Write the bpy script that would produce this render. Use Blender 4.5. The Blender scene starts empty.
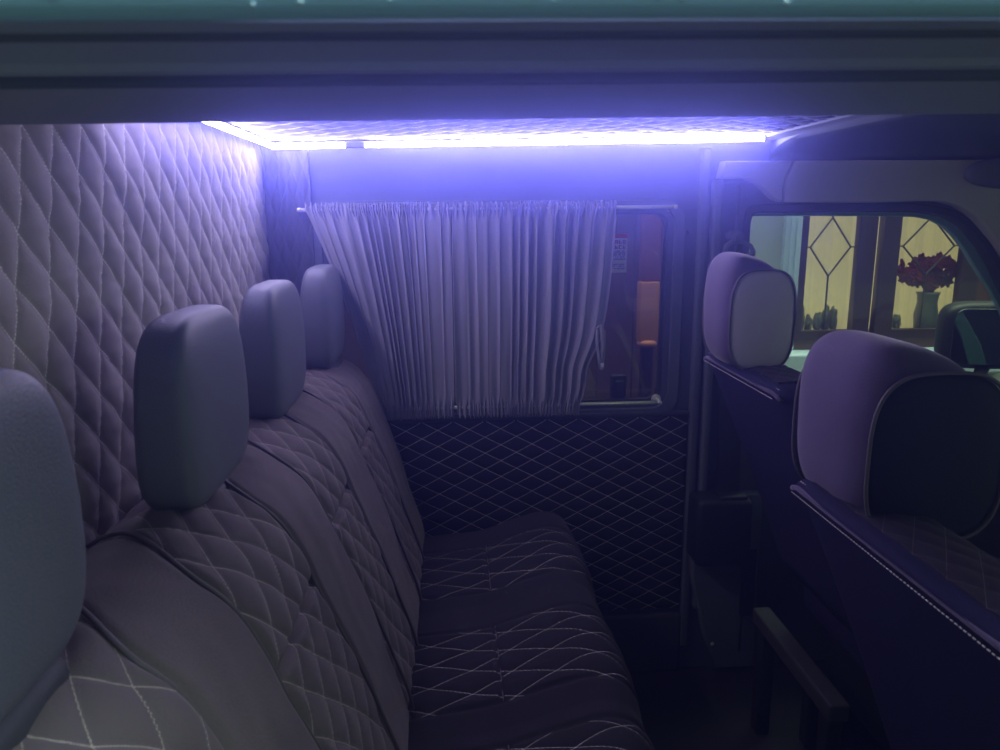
import bpy, bmesh, math, random
from mathutils import Vector, Matrix, noise
random.seed(7)
sc = bpy.context.scene
COL = sc.collection
R = math.radians

# ------------------------------------------------------------------ camera
cam_d = bpy.data.cameras.new('camera')
cam = bpy.data.objects.new('camera', cam_d); COL.objects.link(cam)
cam_d.sensor_width = 36.0
cam_d.lens = 740 / 1000 * 36.0
cam_d.clip_start = 0.01
cam_d.dof.use_dof = True
cam_d.dof.focus_distance = 1.7
cam_d.dof.aperture_fstop = 10.0
_p, _y, _r = R(12.2), R(3.78), R(0.5)
_f = Vector((math.sin(_y)*math.cos(_p), math.cos(_y)*math.cos(_p), -math.sin(_p)))
_rt = _f.cross(Vector((0, 0, 1))).normalized(); _up = _rt.cross(_f)
_r2 = math.cos(_r)*_rt - math.sin(_r)*_up
_u2 = math.cos(_r)*_up + math.sin(_r)*_rt
m3 = Matrix((_r2, _u2, -_f)).transposed()
cam.matrix_world = Matrix.Translation((0, 0, 1.2)) @ m3.to_4x4()
sc.camera = cam

# ------------------------------------------------------------------ sky
world = bpy.data.worlds.new('sky'); sc.world = world; world.use_nodes = True
wn = world.node_tree; wn.nodes.clear()
wo = wn.nodes.new('ShaderNodeOutputWorld'); wb = wn.nodes.new('ShaderNodeBackground')
wt = wn.nodes.new('ShaderNodeTexCoord'); ws = wn.nodes.new('ShaderNodeSeparateXYZ')
wr = wn.nodes.new('ShaderNodeValToRGB')
wn.links.new(wt.outputs['Generated'], ws.inputs[0]); wn.links.new(ws.outputs['Z'], wr.inputs[0])
wx = wn.nodes.new('ShaderNodeValToRGB')      # added sky brightness ahead of the van, to light the cab
wx.color_ramp.elements[0].position = 0.62; wx.color_ramp.elements[0].color = (0, 0, 0, 1)
wx.color_ramp.elements[1].position = 0.97; wx.color_ramp.elements[1].color = (0.10, 0.125, 0.14, 1)
wn.links.new(ws.outputs['X'], wx.inputs[0])
wa = wn.nodes.new('ShaderNodeMix'); wa.data_type = 'RGBA'; wa.blend_type = 'ADD'; wa.inputs[0].default_value = 1.0
wn.links.new(wr.outputs[0], wa.inputs[6]); wn.links.new(wx.outputs[0], wa.inputs[7])
wn.links.new(wa.outputs[2], wb.inputs[0]); wn.links.new(wb.outputs[0], wo.inputs[0])
wr.color_ramp.elements[0].position = 0.30; wr.color_ramp.elements[0].color = (0.003, 0.004, 0.0045, 1)
wr.color_ramp.elements[1].position = 0.93; wr.color_ramp.elements[1].color = (0.62, 0.80, 0.88, 1)
e = wr.color_ramp.elements.new(0.72); e.color = (0.018, 0.024, 0.027, 1)
SKY = 7.5
wb.inputs[1].default_value = SKY

# ------------------------------------------------------------------ exposure
sc.view_settings.view_transform = 'Standard'
sc.view_settings.look = 'None'
sc.view_settings.exposure = 0.18
sc.view_settings.gamma = 1.0
sc.view_settings.use_curve_mapping = False
sc.cycles.use_denoising = True
sc.cycles.max_bounces = 8
sc.cycles.diffuse_bounces = 5
sc.cycles.transparent_max_bounces = 12
sc.cycles.sample_clamp_indirect = 4.0
LED_L = 190.0
LED_C = (0.46, 0.41, 1.0)
HAZE, GLARE_HAZE_G = 0.31, 0.91

# ------------------------------------------------------------------ materials
def new_mat(name):
    m = bpy.data.materials.new(name); m.use_nodes = True
    return m, m.node_tree.nodes, m.node_tree.links, m.node_tree.nodes['Principled BSDF']

def plain(name, col, rough=0.6, metal=0.0, bump=0.0, bscale=200.0, var=0.0, vscale=4.0, sheen=0.0, spec=0.5):
    m, n, l, b = new_mat(name)
    b.inputs['Base Color'].default_value = (*col, 1)
    b.inputs['Roughness'].default_value = rough
    b.inputs['Metallic'].default_value = metal
    b.inputs['Specular IOR Level'].default_value = spec
    if sheen:
        b.inputs['Sheen Weight'].default_value = sheen
        b.inputs['Sheen Roughness'].default_value = 0.4
    tc = n.new('ShaderNodeTexCoord')
    if var:
        nz = n.new('ShaderNodeTexNoise'); nz.inputs['Scale'].default_value = vscale; nz.inputs['Detail'].default_value = 5
        l.new(tc.outputs['Object'], nz.inputs['Vector'])
        mx = n.new('ShaderNodeMix'); mx.data_type = 'RGBA'
        mx.inputs[6].default_value = (*[c*(1-var) for c in col], 1)
        mx.inputs[7].default_value = (*[min(1, c*(1+var)) for c in col], 1)
        l.new(nz.outputs['Fac'], mx.inputs[0]); l.new(mx.outputs[2], b.inputs['Base Color'])
    if bump:
        nb = n.new('ShaderNodeTexNoise'); nb.inputs['Scale'].default_value = bscale; nb.inputs['Detail'].default_value = 3
        l.new(tc.outputs['Object'], nb.inputs['Vector'])
        bp = n.new('ShaderNodeBump'); bp.inputs['Strength'].default_value = bump; bp.inputs['Distance'].default_value = 0.002
        l.new(nb.outputs['Fac'], bp.inputs['Height']); l.new(bp.outputs[0], b.inputs['Normal'])
    return m

def velour(name, col, thread, tw=0.022, sheen=0.35, dash=6.0, thr_rough=0.4):
    """suede-like cloth; thread lines where the 'lat' UV reaches whole numbers and the 'quilt' attribute is 1"""
    m, n, l, b = new_mat(name)
    b.inputs['Roughness'].default_value = 0.85
    b.inputs['Sheen Weight'].default_value = sheen
    b.inputs['Sheen Roughness'].default_value = 0.35
    b.inputs['Specular IOR Level'].default_value = 0.2
    tc = n.new('ShaderNodeTexCoord')
    nz = n.new('ShaderNodeTexNoise'); nz.inputs['Scale'].default_value = 9; nz.inputs['Detail'].default_value = 6
    l.new(tc.outputs['Object'], nz.inputs['Vector'])
    mx = n.new('ShaderNodeMix'); mx.data_type = 'RGBA'
    mx.inputs[6].default_value = (*[c*0.72 for c in col], 1)
    mx.inputs[7].default_value = (*[c*1.3 for c in col], 1)
    l.new(nz.outputs['Fac'], mx.inputs[0])
    uv = n.new('ShaderNodeUVMap'); uv.uv_map = 'lat'
    sp = n.new('ShaderNodeSeparateXYZ'); l.new(uv.outputs[0], sp.inputs[0])
    def M(op, a, c=None):
        k = n.new('ShaderNodeMath'); k.operation = op
        for i, v in enumerate((a, c)):
            if v is None: continue
            if isinstance(v, (int, float)): k.inputs[i].default_value = v
            else: l.new(v, k.inputs[i])
        return k.outputs[0]
    def line(s, o):
        d = M('PINGPONG', s, 0.5)
        ln = M('LESS_THAN', d, tw)
        fr = M('FRACT', M('MULTIPLY', o, dash))
        return M('MULTIPLY', ln, M('GREATER_THAN', fr, 0.28))
    la = line(sp.outputs[0], sp.outputs[1]); lb = line(sp.outputs[1], sp.outputs[0])
    at = n.new('ShaderNodeAttribute'); at.attribute_name = 'quilt'
    mask = M('MULTIPLY', M('MAXIMUM', la, lb), M('GREATER_THAN', at.outputs['Fac'], 0.5))
    m2 = n.new('ShaderNodeMix'); m2.data_type = 'RGBA'
    l.new(mask, m2.inputs[0]); l.new(mx.outputs[2], m2.inputs[6]); m2.inputs[7].default_value = (*thread, 1)
    l.new(m2.outputs[2], b.inputs['Base Color'])
    nb = n.new('ShaderNodeTexNoise'); nb.inputs['Scale'].default_value = 420; nb.inputs['Detail'].default_value = 2
    l.new(tc.outputs['Object'], nb.inputs['Vector'])
    bp = n.new('ShaderNodeBump'); bp.inputs['Strength'].default_value = 0.35; bp.inputs['Distance'].default_value = 0.0015
    l.new(nb.outputs['Fac'], bp.inputs['Height']); l.new(bp.outputs[0], b.inputs['Normal'])
    return m

M_VWALL = velour('bulkhead_velour', (0.40, 0.36, 0.38), (0.95, 0.92, 0.9), tw=0.018, dash=14)
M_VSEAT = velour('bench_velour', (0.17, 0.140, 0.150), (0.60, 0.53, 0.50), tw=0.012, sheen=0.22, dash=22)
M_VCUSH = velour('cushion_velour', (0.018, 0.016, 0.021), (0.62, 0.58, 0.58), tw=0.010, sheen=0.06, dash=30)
M_VCROWN = velour('crown_cloth', (0.03, 0.024, 0.035), (0.35, 0.3, 0.32), tw=0.006, sheen=0.05, dash=20)
M_VCORN = velour('corner_cloth', (0.075, 0.075, 0.10), (0.12, 0.12, 0.16), tw=0.04, sheen=0.1)
M_VPANEL = velour('panel_cloth', (0.020, 0.020, 0.028), (0.95, 0.92, 0.9), tw=0.022, sheen=0.05, dash=9)
M_VCEIL = velour('ceiling_cloth', (0.045, 0.042, 0.055), (0.95, 0.92, 0.95), tw=0.10, sheen=0.1, dash=0.01)
M_VINYL = plain('grey_vinyl', (0.17, 0.18, 0.23), rough=0.48, bump=0.3, bscale=500, spec=0.35)
M_FSEAT = velour('front_velour', (0.14, 0.105, 0.21), (0.6, 0.5, 0.5), tw=0.012, sheen=0.4)
M_FBACK = plain('front_back_cloth', (0.022, 0.019, 0.062), rough=0.85, bump=0.3, bscale=400, spec=0.15)
M_LEATH = plain('side_leather', (0.72, 0.68, 0.80), rough=0.5, bump=0.3, bscale=450)
M_LEATHD = plain('dark_side_leather', (0.012, 0.018, 0.024), spec=0.2, rough=0.6, bump=0.3, bscale=450)
M_TRIM = plain('grey_trim', (0.13, 0.145, 0.21), rough=0.75, bump=0.2, bscale=600)
M_TRIMD = plain('dark_trim', (0.055, 0.06, 0.075), rough=0.6, bump=0.2, bscale=600)
M_TRIML = plain('light_trim', (0.50, 0.50, 0.55), rough=0.6, bump=0.2, bscale=500)
M_WALLT = plain('side_wall_trim', (0.085, 0.095, 0.145), rough=0.8, bump=0.2, bscale=600)
M_HEAD = plain('cab_headliner', (0.16, 0.19, 0.24), rough=0.85, bump=0.3, bscale=300)
M_BLACK = plain('black_plastic', (0.012, 0.012, 0.015), rough=0.5)
M_RUBBER = plain('black_rubber', (0.015, 0.017, 0.02), rough=0.7)
M_CHROME = plain('chrome', (0.85, 0.85, 0.88), rough=0.3, metal=0.45)
M_CURT = plain('curtain_cloth', (0.36, 0.35, 0.45), rough=0.9, bump=0.4, bscale=700, sheen=0.3)
M_FLOOR = plain('floor_mat', (0.012, 0.012, 0.016), rough=0.85, bump=0.4, bscale=150)
M_TEAL = plain('teal_paint', (0.36, 0.68, 0.78), rough=0.75, var=0.06)
M_HDR = plain('door_header_lining', (0.36, 0.40, 0.52), rough=0.6, bump=0.1)
M_HDR2 = plain('door_seal', (0.10, 0.12, 0.15), rough=0.6)
M_THREAD = plain('thread', (0.62, 0.55, 0.62), rough=0.5)
M_THREADD = plain('dark_thread', (0.14, 0.12, 0.14), rough=0.5)
M_BELT = plain('belt_webbing', (0.012, 0.012, 0.016), rough=0.7)
M_DROP = plain('water', (0.55, 0.75, 0.8), rough=0.05)
M_HWALL = plain('pale_render', (0.47, 0.52, 0.45), rough=0.9, var=0.12, bump=0.5, bscale=60)
M_BROWN = plain('brown_frame', (0.045, 0.026, 0.02), rough=0.4, var=0.3, vscale=6)
M_BROWN2 = plain('brown_sill_board', (0.12, 0.055, 0.03), rough=0.5, var=0.3, vscale=10)
M_WHITE = plain('white_pvc', (0.62, 0.76, 0.92), rough=0.4)
M_LEAD = plain('lead_came', (0.05, 0.05, 0.05), rough=0.5)
M_NET = plain('glowing_net_curtain', (0.85, 0.74, 0.46), rough=0.9, var=0.15, vscale=12, bump=0.5, bscale=40)
M_RED = plain('flower_red', (0.26, 0.015, 0.04), rough=0.8, var=0.3, vscale=60)
M_LEAF = plain('leaf_green', (0.04, 0.07, 0.04), rough=0.7, var=0.3, vscale=30)
M_STONE = plain('ornament_grey', (0.30, 0.29, 0.20), rough=0.8, var=0.5, vscale=30)
M_VASE = plain('vase_glass', (0.22, 0.25, 0.22), rough=0.3)
M_SHED = plain('brown_boards', (0.16, 0.09, 0.07), rough=0.8, var=0.25, vscale=5)
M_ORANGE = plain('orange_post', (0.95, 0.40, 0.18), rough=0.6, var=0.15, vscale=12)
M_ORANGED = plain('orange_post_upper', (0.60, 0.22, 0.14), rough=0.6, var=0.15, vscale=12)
M_GROUND = plain('tarmac', (0.03, 0.03, 0.03), rough=0.9, var=0.3)
M_RAIL = plain('dull_steel', (0.03, 0.03, 0.036), rough=0.7, var=0.4, vscale=40)
M_TAPE = plain('led_tape', (0.8, 0.8, 0.8), rough=0.5)

def emis(name, col, s):
    m = bpy.data.materials.new(name); m.use_nodes = True
    n = m.node_tree.nodes; n.clear()
    o = n.new('ShaderNodeOutputMaterial'); e = n.new('ShaderNodeEmission')
    e.inputs[0].default_value = (*col, 1); e.inputs[1].default_value = s
    m.node_tree.links.new(e.outputs[0], o.inputs[0]); return m
M_LED = emis('led_light', LED_C, LED_L)

def glass(name, tint, refl=0.06):
    m = bpy.data.materials.new(name); m.use_nodes = True
    n = m.node_tree.nodes; n.clear(); l = m.node_tree.links
    o = n.new('ShaderNodeOutputMaterial'); t = n.new('ShaderNodeBsdfTransparent'); g = n.new('ShaderNodeBsdfGlossy')
    t.inputs[0].default_value = (*tint, 1); g.inputs['Roughness'].default_value = 0.02
    g.inputs[0].default_value = (0.9, 0.95, 1, 1)
    mx = n.new('ShaderNodeMixShader'); mx.inputs[0].default_value = refl
    l.new(t.outputs[0], mx.inputs[1]); l.new(g.outputs[0], mx.inputs[2]); l.new(mx.outputs[0], o.inputs[0])
    return m
M_GTINT = glass('tinted_glass', (0.55, 0.50, 0.52), 0.07)
M_GLASS = glass('door_glass', (0.88, 0.90, 0.88), 0.05)
M_PANE = glass('clear_glass', (0.92, 0.95, 0.92), 0.05)
M_MIRROR = plain('mirror_glass', (0.10, 0.12, 0.12), rough=0.05, metal=1.0)

# ------------------------------------------------------------------ object helpers
def link(name, me, mat=None, parent=None, loc=None):
    o = bpy.data.objects.new(name, me); COL.objects.link(o)
    if mat is not None:
        for m in (mat if isinstance(mat, (list, tuple)) else [mat]): me.materials.append(m)
    if parent is not None: o.parent = parent
    if loc is not None: o.location = loc
    return o

def build(name, bm, mat=None, parent=None, smooth=False):
    bmesh.ops.recalc_face_normals(bm, faces=bm.faces[:]) if not getattr(bm, '_keep', False) else None
    me = bpy.data.meshes.new(name); bm.to_mesh(me); bm.free()
    if smooth:
        for p in me.polygons: p.use_smooth = True
    return link(name, me, mat, parent)

def tag(o, label, cat=None, group=None, kind=None):
    if label: o['label'] = label
    if cat: o['category'] = cat
    if group: o['group'] = group
    if kind: o['kind'] = kind
    return o

def empty(name, loc=(0, 0, 0), parent=None):
    o = bpy.data.objects.new(name, None); COL.objects.link(o); o.location = loc
    o.empty_display_size = 0.05
    if parent: o.parent = parent
    return o

def adopt(child, root):
    """parent, keeping the mesh where it was modelled (world coordinates)"""
    child.parent = root
    off = Vector((0, 0, 0)); r = root
    while r is not None:
        off += r.location; r = r.parent
    child.location = child.location - off

def struct(o): o['kind'] = 'structure'; return o

def box(bm, x0, x1, y0, y1, z0, z1, bev=0.0, seg=2):
    r = bmesh.ops.create_cube(bm, size=1.0)
    vs = r['verts']
    bmesh.ops.scale(bm, vec=(x1-x0, y1-y0, z1-z0), verts=vs)
    bmesh.ops.translate(bm, vec=((x0+x1)/2, (y0+y1)/2, (z0+z1)/2), verts=vs)
    if bev:
        es = list({e for v in vs for e in v.link_edges})
        bmesh.ops.bevel(bm, geom=es, offset=bev, segments=seg, affect='EDGES', profile=0.5)

def tube(bm, pts, rad, seg=10, cap=True):
    pts = [Vector(p) for p in pts]
    rads = rad if isinstance(rad, (list, tuple)) else [rad]*len(pts)
    rings = []; prev = None
    for i, p in enumerate(pts):
        t = (pts[min(i+1, len(pts)-1)] - pts[max(i-1, 0)]).normalized()
        if prev is None:
            a = Vector((0, 0, 1)) if abs(t.z) < 0.9 else Vector((1, 0, 0))
            u = t.cross(a).normalized()
        else:
            u = (prev - t*prev.dot(t)).normalized()
        prev = u; v = t.cross(u)
        rings.append([bm.verts.new(p + rads[i]*(math.cos(k*2*math.pi/seg)*u + math.sin(k*2*math.pi/seg)*v)) for k in range(seg)])
    for a, b in zip(rings, rings[1:]):
        for k in range(seg):
            bm.faces.new((a[k], a[(k+1) % seg], b[(k+1) % seg], b[k]))
    if cap:
        bm.faces.new(rings[0]); bm.faces.new(rings[-1])

def rrect(x0, x1, z0, z1, r, n=6):
    """rounded rectangle outline; r may be 4 radii (bl, br, tr, tl)"""
    rr = r if isinstance(r, (list, tuple)) else [r]*4
    out = []
    for (cx, cz, a0), q in zip(((x0, z0, 180), (x1, z0, 270), (x1, z1, 0), (x0, z1, 90)), rr):
        sx = 1 if cx == x0 else -1; sz = 1 if cz == z0 else -1
        for k in range(n+1):
            a = R(a0 + 90*k/n)
            out.append((cx + sx*q + q*math.cos(a), cz + sz*q + q*math.sin(a)))
    return out

def slab(name, outer, holes, y0, y1, mat, parent=None, axis='y', bevel=0.0):
    """flat shape with holes in x,z, thick from y0 to y1"""
    cu = bpy.data.curves.new(name, 'CURVE'); cu.dimensions = '2D'; cu.fill_mode = 'BOTH'
    for lp in [outer] + list(holes):
        s = cu.splines.new('POLY'); s.points.add(len(lp)-1); s.use_cyclic_u = True
        for p, (x, z) in zip(s.points, lp): p.co = (x, z, 0, 1)
    cu.extrude = abs(y1-y0)/2 - bevel; cu.bevel_depth = bevel; cu.bevel_resolution = 2
    if bevel: cu.offset = -bevel
    t = bpy.data.objects.new('tmp', cu)
    me = bpy.data.meshes.new_from_object(t)
    bpy.data.objects.remove(t); bpy.data.curves.remove(cu)
    me.transform(Matrix(((1, 0, 0, 0), (0, 0, -1, (y0+y1)/2), (0, 1, 0, 0), (0, 0, 0, 1))))
    me.name = name; me.materials.clear()
    return link(name, me, mat, parent)

def spow(v, e): return math.copysign(abs(v)**e, v)

def pillow(bm, c, h, exy=0.5, ez=0.5, nu=48, nv=28, warp=None):
    """superellipsoid with half sizes h; warp(p) bends the unit-space point"""
    rows = []
    for j in range(nv+1):
        ph = -math.pi/2 + math.pi*j/nv
        cz, sz = spow(math.cos(ph), ez), spow(math.sin(ph), ez)
        if j in (0, nv):
            p = Vector((0, 0, sz))
            if warp: p = warp(p)
            rows.append([bm.verts.new((c[0]+h[0]*p.x, c[1]+h[1]*p.y, c[2]+h[2]*p.z))]); continue
        row = []
        for i in range(nu):
            th = 2*math.pi*i/nu
            p = Vector((cz*spow(math.cos(th), exy), cz*spow(math.sin(th), exy), sz))
            if warp: p = warp(p)
            row.append(bm.verts.new((c[0]+h[0]*p.x, c[1]+h[1]*p.y, c[2]+h[2]*p.z)))
        rows.append(row)
    for a, b in zip(rows, rows[1:]):
        for i in range(nu):
            k = (i+1) % nu
            if len(a) == 1: bm.faces.new((a[0], b[i], b[k]))
            elif len(b) == 1: bm.faces.new((a[i], a[k], b[0]))
            else: bm.faces.new((a[i], a[k], b[k], b[i]))

def sheet(name, nu, nv, fn, mat, parent=None, back=None):
    """grid mesh; fn(s,t) -> (point, a, b, quilt). back: offset vector closing the sheet into a slab"""
    verts, lat, q = [], [], []
    for j in range(nv+1):
        for i in range(nu+1):
            p, a, b, w = fn(i/nu, j/nv)
            verts.append(p); lat.append((a, b)); q.append(w)
    faces = []
    W = nu+1
    for j in range(nv):
        for i in range(nu):
            k = j*W+i
            faces.append((k, k+1, k+W+1, k+W))
    if back is not None:
        n0 = len(verts)
        rim = [i for i in range(W)] + [j*W+nu for j in range(1, nv+1)] + [nv*W+i for i in range(nu-1, -1, -1)] + [j*W for j in range(nv-1, 0, -1)]
        for k in rim:
            pb = back(Vector(verts[k])); verts.append(pb); lat.append(lat[k]); q.append(0)
        L = len(rim)
        for i in range(L):
            a, b = rim[i], rim[(i+1) % L]
            faces.append((b, a, n0+i, n0+(i+1) % L))
        faces.append(tuple(n0+i for i in range(L-1, -1, -1)))
    me = bpy.data.meshes.new(name); me.from_pydata([tuple(v) for v in verts], [], faces)
    uv = me.uv_layers.new(name='lat')
    for lp in me.loops: uv.data[lp.index].uv = lat[lp.vertex_index]
    at = me.attributes.new('quilt', 'FLOAT', 'POINT')
    at.data.foreach_set('value', q)
    for i, p in enumerate(me.polygons): p.use_smooth = i < nu*nv
    return link(name, me, mat, parent)

def puff(a, b, amp):
    """height of a quilted cushion at lattice coordinates a, b"""
    s = abs(math.sin(math.pi*a)*math.sin(math.pi*b))
    return amp*(s**0.45)

def lerp(a, b, t): return a+(b-a)*t
def sstep(e0, e1, x):
    t = max(0, min(1, (x-e0)/(e1-e0))); return t*t*(3-2*t)

# ================================================================== STRUCTURE
YW = 1.90      # face of the far side wall
XP = -0.45     # face of the quilted bulkhead
ZC = 1.385     # rear ceiling
# floor
bm = bmesh.new(); box(bm, -0.6, 2.6, 0.18, 1.95, -0.16, -0.10)
struct(build('floor', bm, M_FLOOR))
# ground outside
bm = bmesh.new(); box(bm, -14, 16, -14, 14, -0.62, -0.55)
struct(build('ground', bm, M_GROUND))

# bulkhead: quilted wall
# lattice steps f1=(-.017,-.056), f2=(.05,-.05) in (y,z)
f1 = (-0.0172, -0.0565); f2 = (0.0500, -0.0500)
det = f1[0]*f2[1]-f2[0]*f1[1]
def wall_fn(s, t):
    y = lerp(0.30, YW+0.01, s); z = lerp(0.15, ZC+0.02, t)
    dy, dz = y-1.060, z-1.319
    a = (dy*f2[1]-f2[0]*dz)/det; b = (f1[0]*dz-dy*f1[1])/det
    h = 0.0070*abs(math.sin(math.pi*a)*math.sin(math.pi*b))**0.36
    n = noise.noise(Vector((y*9, z*14, 3)))*0.0035 + noise.noise(Vector((y*22, z*60, 9)))*0.0013
    return ((XP + h + n - 0.004, y, z), a, b, 1.0)
struct(sheet('wall_left', 420, 320, wall_fn, M_VWALL, back=lambda v: Vector((-0.50, v.y, v.z))))

# far side wall
win = rrect(-0.30, 0.560, 0.705, 1.205, 0.035)
door_hole_old = [(0.755, 0.60), (0.755, 1.175)] + [(0.755+0.035*(1-math.cos(R(a))), 1.175+0.035*math.sin(R(a))) for a in (30, 60, 90)] + \
            []
door_hole = [(0.764, 0.60), (0.764, 1.175), (0.769, 1.196), (0.778, 1.206), (0.790, 1.210), (1.00, 1.210), (1.187, 1.209), (1.235, 1.206), (1.274, 1.200), (1.305, 1.194), (1.331, 1.183), (1.357, 1.169), (1.379, 1.151), (1.42, 1.110), (1.467, 1.05), (1.56, 0.90), (1.64, 0.77), (1.68, 0.66), (1.60, 0.60)]
wb_o = [(XP-0.02, -0.12), (2.6, -0.12), (2.6, 1.42), (XP-0.02, 1.42)]
wall = struct(slab('wall_back', wb_o, [win[::-1], door_hole[::-1]], YW, YW+0.05, M_WALLT))
# raised moulding lines round the window recess
wf = struct(slab('window_1', rrect(-0.345, 0.605, 0.665, 1.235, 0.06), [rrect(-0.315, 0.575, 0.69, 1.218, 0.045)[::-1]], YW-0.008, YW+0.004, M_TRIM, bevel=0.003))
sl = slab('window_seal', rrect(-0.315, 0.572, 0.693, 1.216, 0.042), [rrect(-0.295, 0.552, 0.713, 1.198, 0.032)[::-1]], YW+0.006, YW+0.022, M_RUBBER, bevel=0.003)
sl.parent = wf
pn = slab('pane', rrect(-0.31, 0.568, 0.697, 1.212, 0.04), [], YW+0.03, YW+0.035, M_GTINT); pn.parent = wf
# window latch: dark tab with a knob near the sill
bm = bmesh.new(); box(bm, 0.425, 0.468, YW+0.012, YW+0.03, 0.712, 0.778, 0.008, 3)
box(bm, 0.434, 0.459, YW+0.002, YW+0.014, 0.735, 0.765, 0.005, 3)
lt = build('latch', bm, M_BLACK, wf, True)
# wall quilting in the corner beside the curtain (thin cloth panel)
def corner_fn(s, t):
    x = lerp(XP+0.005, -0.335, s); z = lerp(0.66, 1.395, t)
    a = (x/0.028 + z/0.085); b = (x/0.028 - z/0.085)
    return ((x, YW-0.010-puff(a, b, 0.005), z), a, b, 1.0)
cq = struct(sheet('wall_back_corner_panel', 50, 110, corner_fn, M_VCORN, back=lambda v: Vector((v.x, YW+0.002, v.z))))
cq.name = 'trim_1'; cq.parent = None
# lower quilted panel
def panel_fn(s, t):
    x = lerp(-0.44, 0.630, s); z = lerp(0.10, 0.665, t)
    a = (x/0.0835 + z/0.0445)*1.0; b = (x/0.0835 - z/0.0445)*1.0
    a *= 1.0; b *= 1.0
    edge = min(1, min(s, 1-s)*60, min(t, 1-t)*40)
    return ((x, YW-0.012-puff(a, b, 0.006)*edge, z), a, b, 1.0)
pq = struct(sheet('trim_2', 260, 150, panel_fn, M_VPANEL, back=lambda v: Vector((v.x, YW+0.002, v.z))))
# narrow ledge under the window, and kick panel at the floor
bm = bmesh.new()
box(bm, XP, 0.640, YW-0.014, YW+0.01, 0.668, 0.680, 0.004)
box(bm, XP, 0.640, YW-0.02, YW+0.01, -0.10, 0.085, 0.01)
struct(build('trim_3', bm, M_TRIMD))
# B pillar trims: vertical ridges, recess, lower shoulder
bm = bmesh.new()
box(bm, 0.636, 0.660, YW-0.020, YW+0.01, -0.02, 1.36, 0.007, 3)
box(bm, 0.668, 0.690, YW-0.032, YW+0.01, 0.10, 1.285, 0.008, 3)
struct(build('trim_4', bm, M_TRIM, None, True))
bm = bmesh.new()
box(bm, 0.692, 0.762, YW-0.008, YW+0.01, 0.45, 1.275, 0.004, 2)
box(bm, 0.733, 0.743, YW-0.022, YW, 0.55, 1.27, 0.004, 2)
struct(build('trim_5', bm, M_TRIMD, None, True))
lo = struct(slab('trim_6', [(0.645, 0.45), (0.840, 0.45), (0.852, -0.08), (0.735, -0.08), (0.700, 0.02), (0.655, 0.20)], [], YW-0.045, YW-0.008, M_TRIM, bevel=0.006))
# cab trim above the front window (pale, chamfered lower corner, slit)
cab = struct(slab('trim_7', [(0.676, 1.284), (0.745, 1.284), (0.775, 1.272), (0.800, 1.250), (0.818, 1.234), (0.838, 1.226), (0.836, 1.26), (0.842, 1.29), (0.856, 1.326), (0.685, 1.326)], [], YW-0.045, YW-0.002, M_TRIML, bevel=0.004))
cab2 = struct(slab('trim_8', [(0.842, 1.226), (1.09, 1.223), (1.21, 1.226), (1.26, 1.224), (1.304, 1.214), (1.345, 1.192), (1.377, 1.164), (1.424, 1.118), (1.56, 0.95), (1.78, 0.66), (2.3, 0.66), (2.3, 1.328), (0.862, 1.326), (0.847, 1.29), (0.841, 1.26)], [], YW-0.045, YW-0.002, M_TRIML, bevel=0.004))
bm = bmesh.new()
pillow(bm, (1.455, YW-0.055, 1.293), (0.155, 0.03, 0.040), 0.8, 0.8, 32, 14)
tag(build('grab_handle', bm, M_TRIM, None, True), 'rounded grey moulding at the end of the pale cab trim above the mirror', 'moulding')
# front door: seal, outer lip, glass
hole_in = [(x if x > 0.8 else x+0.0, z) for x, z in door_hole]
def inset(poly, d):
    cx = sum(p[0] for p in poly)/len(poly); cz = sum(p[1] for p in poly)/len(poly)
    out = []
    n = len(poly)
    for i in range(n):
        p0, p1, p2 = Vector(poly[i-1]), Vector(poly[i]), Vector(poly[(i+1) % n])
        e1 = (p1-p0).normalized(); e2 = (p2-p1).normalized()
        n1 = Vector((e1.y, -e1.x)); n2 = Vector((e2.y, -e2.x))
        nn = (n1+n2).normalized(); k = d/max(0.4, nn.dot(n1))
        out.append((p1.x+nn.x*k, p1.y+nn.y*k))
    return out
struct(slab('door_1', inset(door_hole, -0.012), [inset(door_hole, 0.010)[::-1]], YW-0.01, YW+0.03, M_RUBBER, bevel=0.004))
lip_o = inset(door_hole, -0.01); lip_i = inset(door_hole, 0.012)
dl = slab('outer_frame', inset(door_hole, -0.02), [[(0.775, 0.61), (0.775, 1.192), (1.00, 1.190), (1.196, 1.187), (1.260, 1.185), (1.301, 1.177), (1.340, 1.158), (1.372, 1.131), (1.407, 1.093), (1.440, 1.049), (1.499, 0.976), (1.536, 0.922), (1.60, 0.80), (1.64, 0.69), (1.60, 0.61)][::-1]], YW+0.055, YW+0.075, M_TEAL, bevel=0.003)
dl.parent = bpy.data.objects['door_1']
dg = slab('pane', inset(door_hole, -0.008), [], YW+0.040, YW+0.044, M_GLASS); dg.parent = bpy.data.objects['door_1']

# ceilings
def ceil_fn(s, t):
    x = lerp(XP, 0.795, s); y = lerp(0.62, YW, t)
    a = (x/0.085 + y/0.075); b = (x/0.085 - y/0.075)
    sl = 0.012*(x-XP)/1.2
    return ((x, y, ZC - 0.006 + sl - puff(a, b, 0.004)), a, b, 1.0)
struct(sheet('ceiling', 230, 190, ceil_fn, M_VCEIL, back=lambda v: Vector((v.x, v.y, 1.43))))
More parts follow.
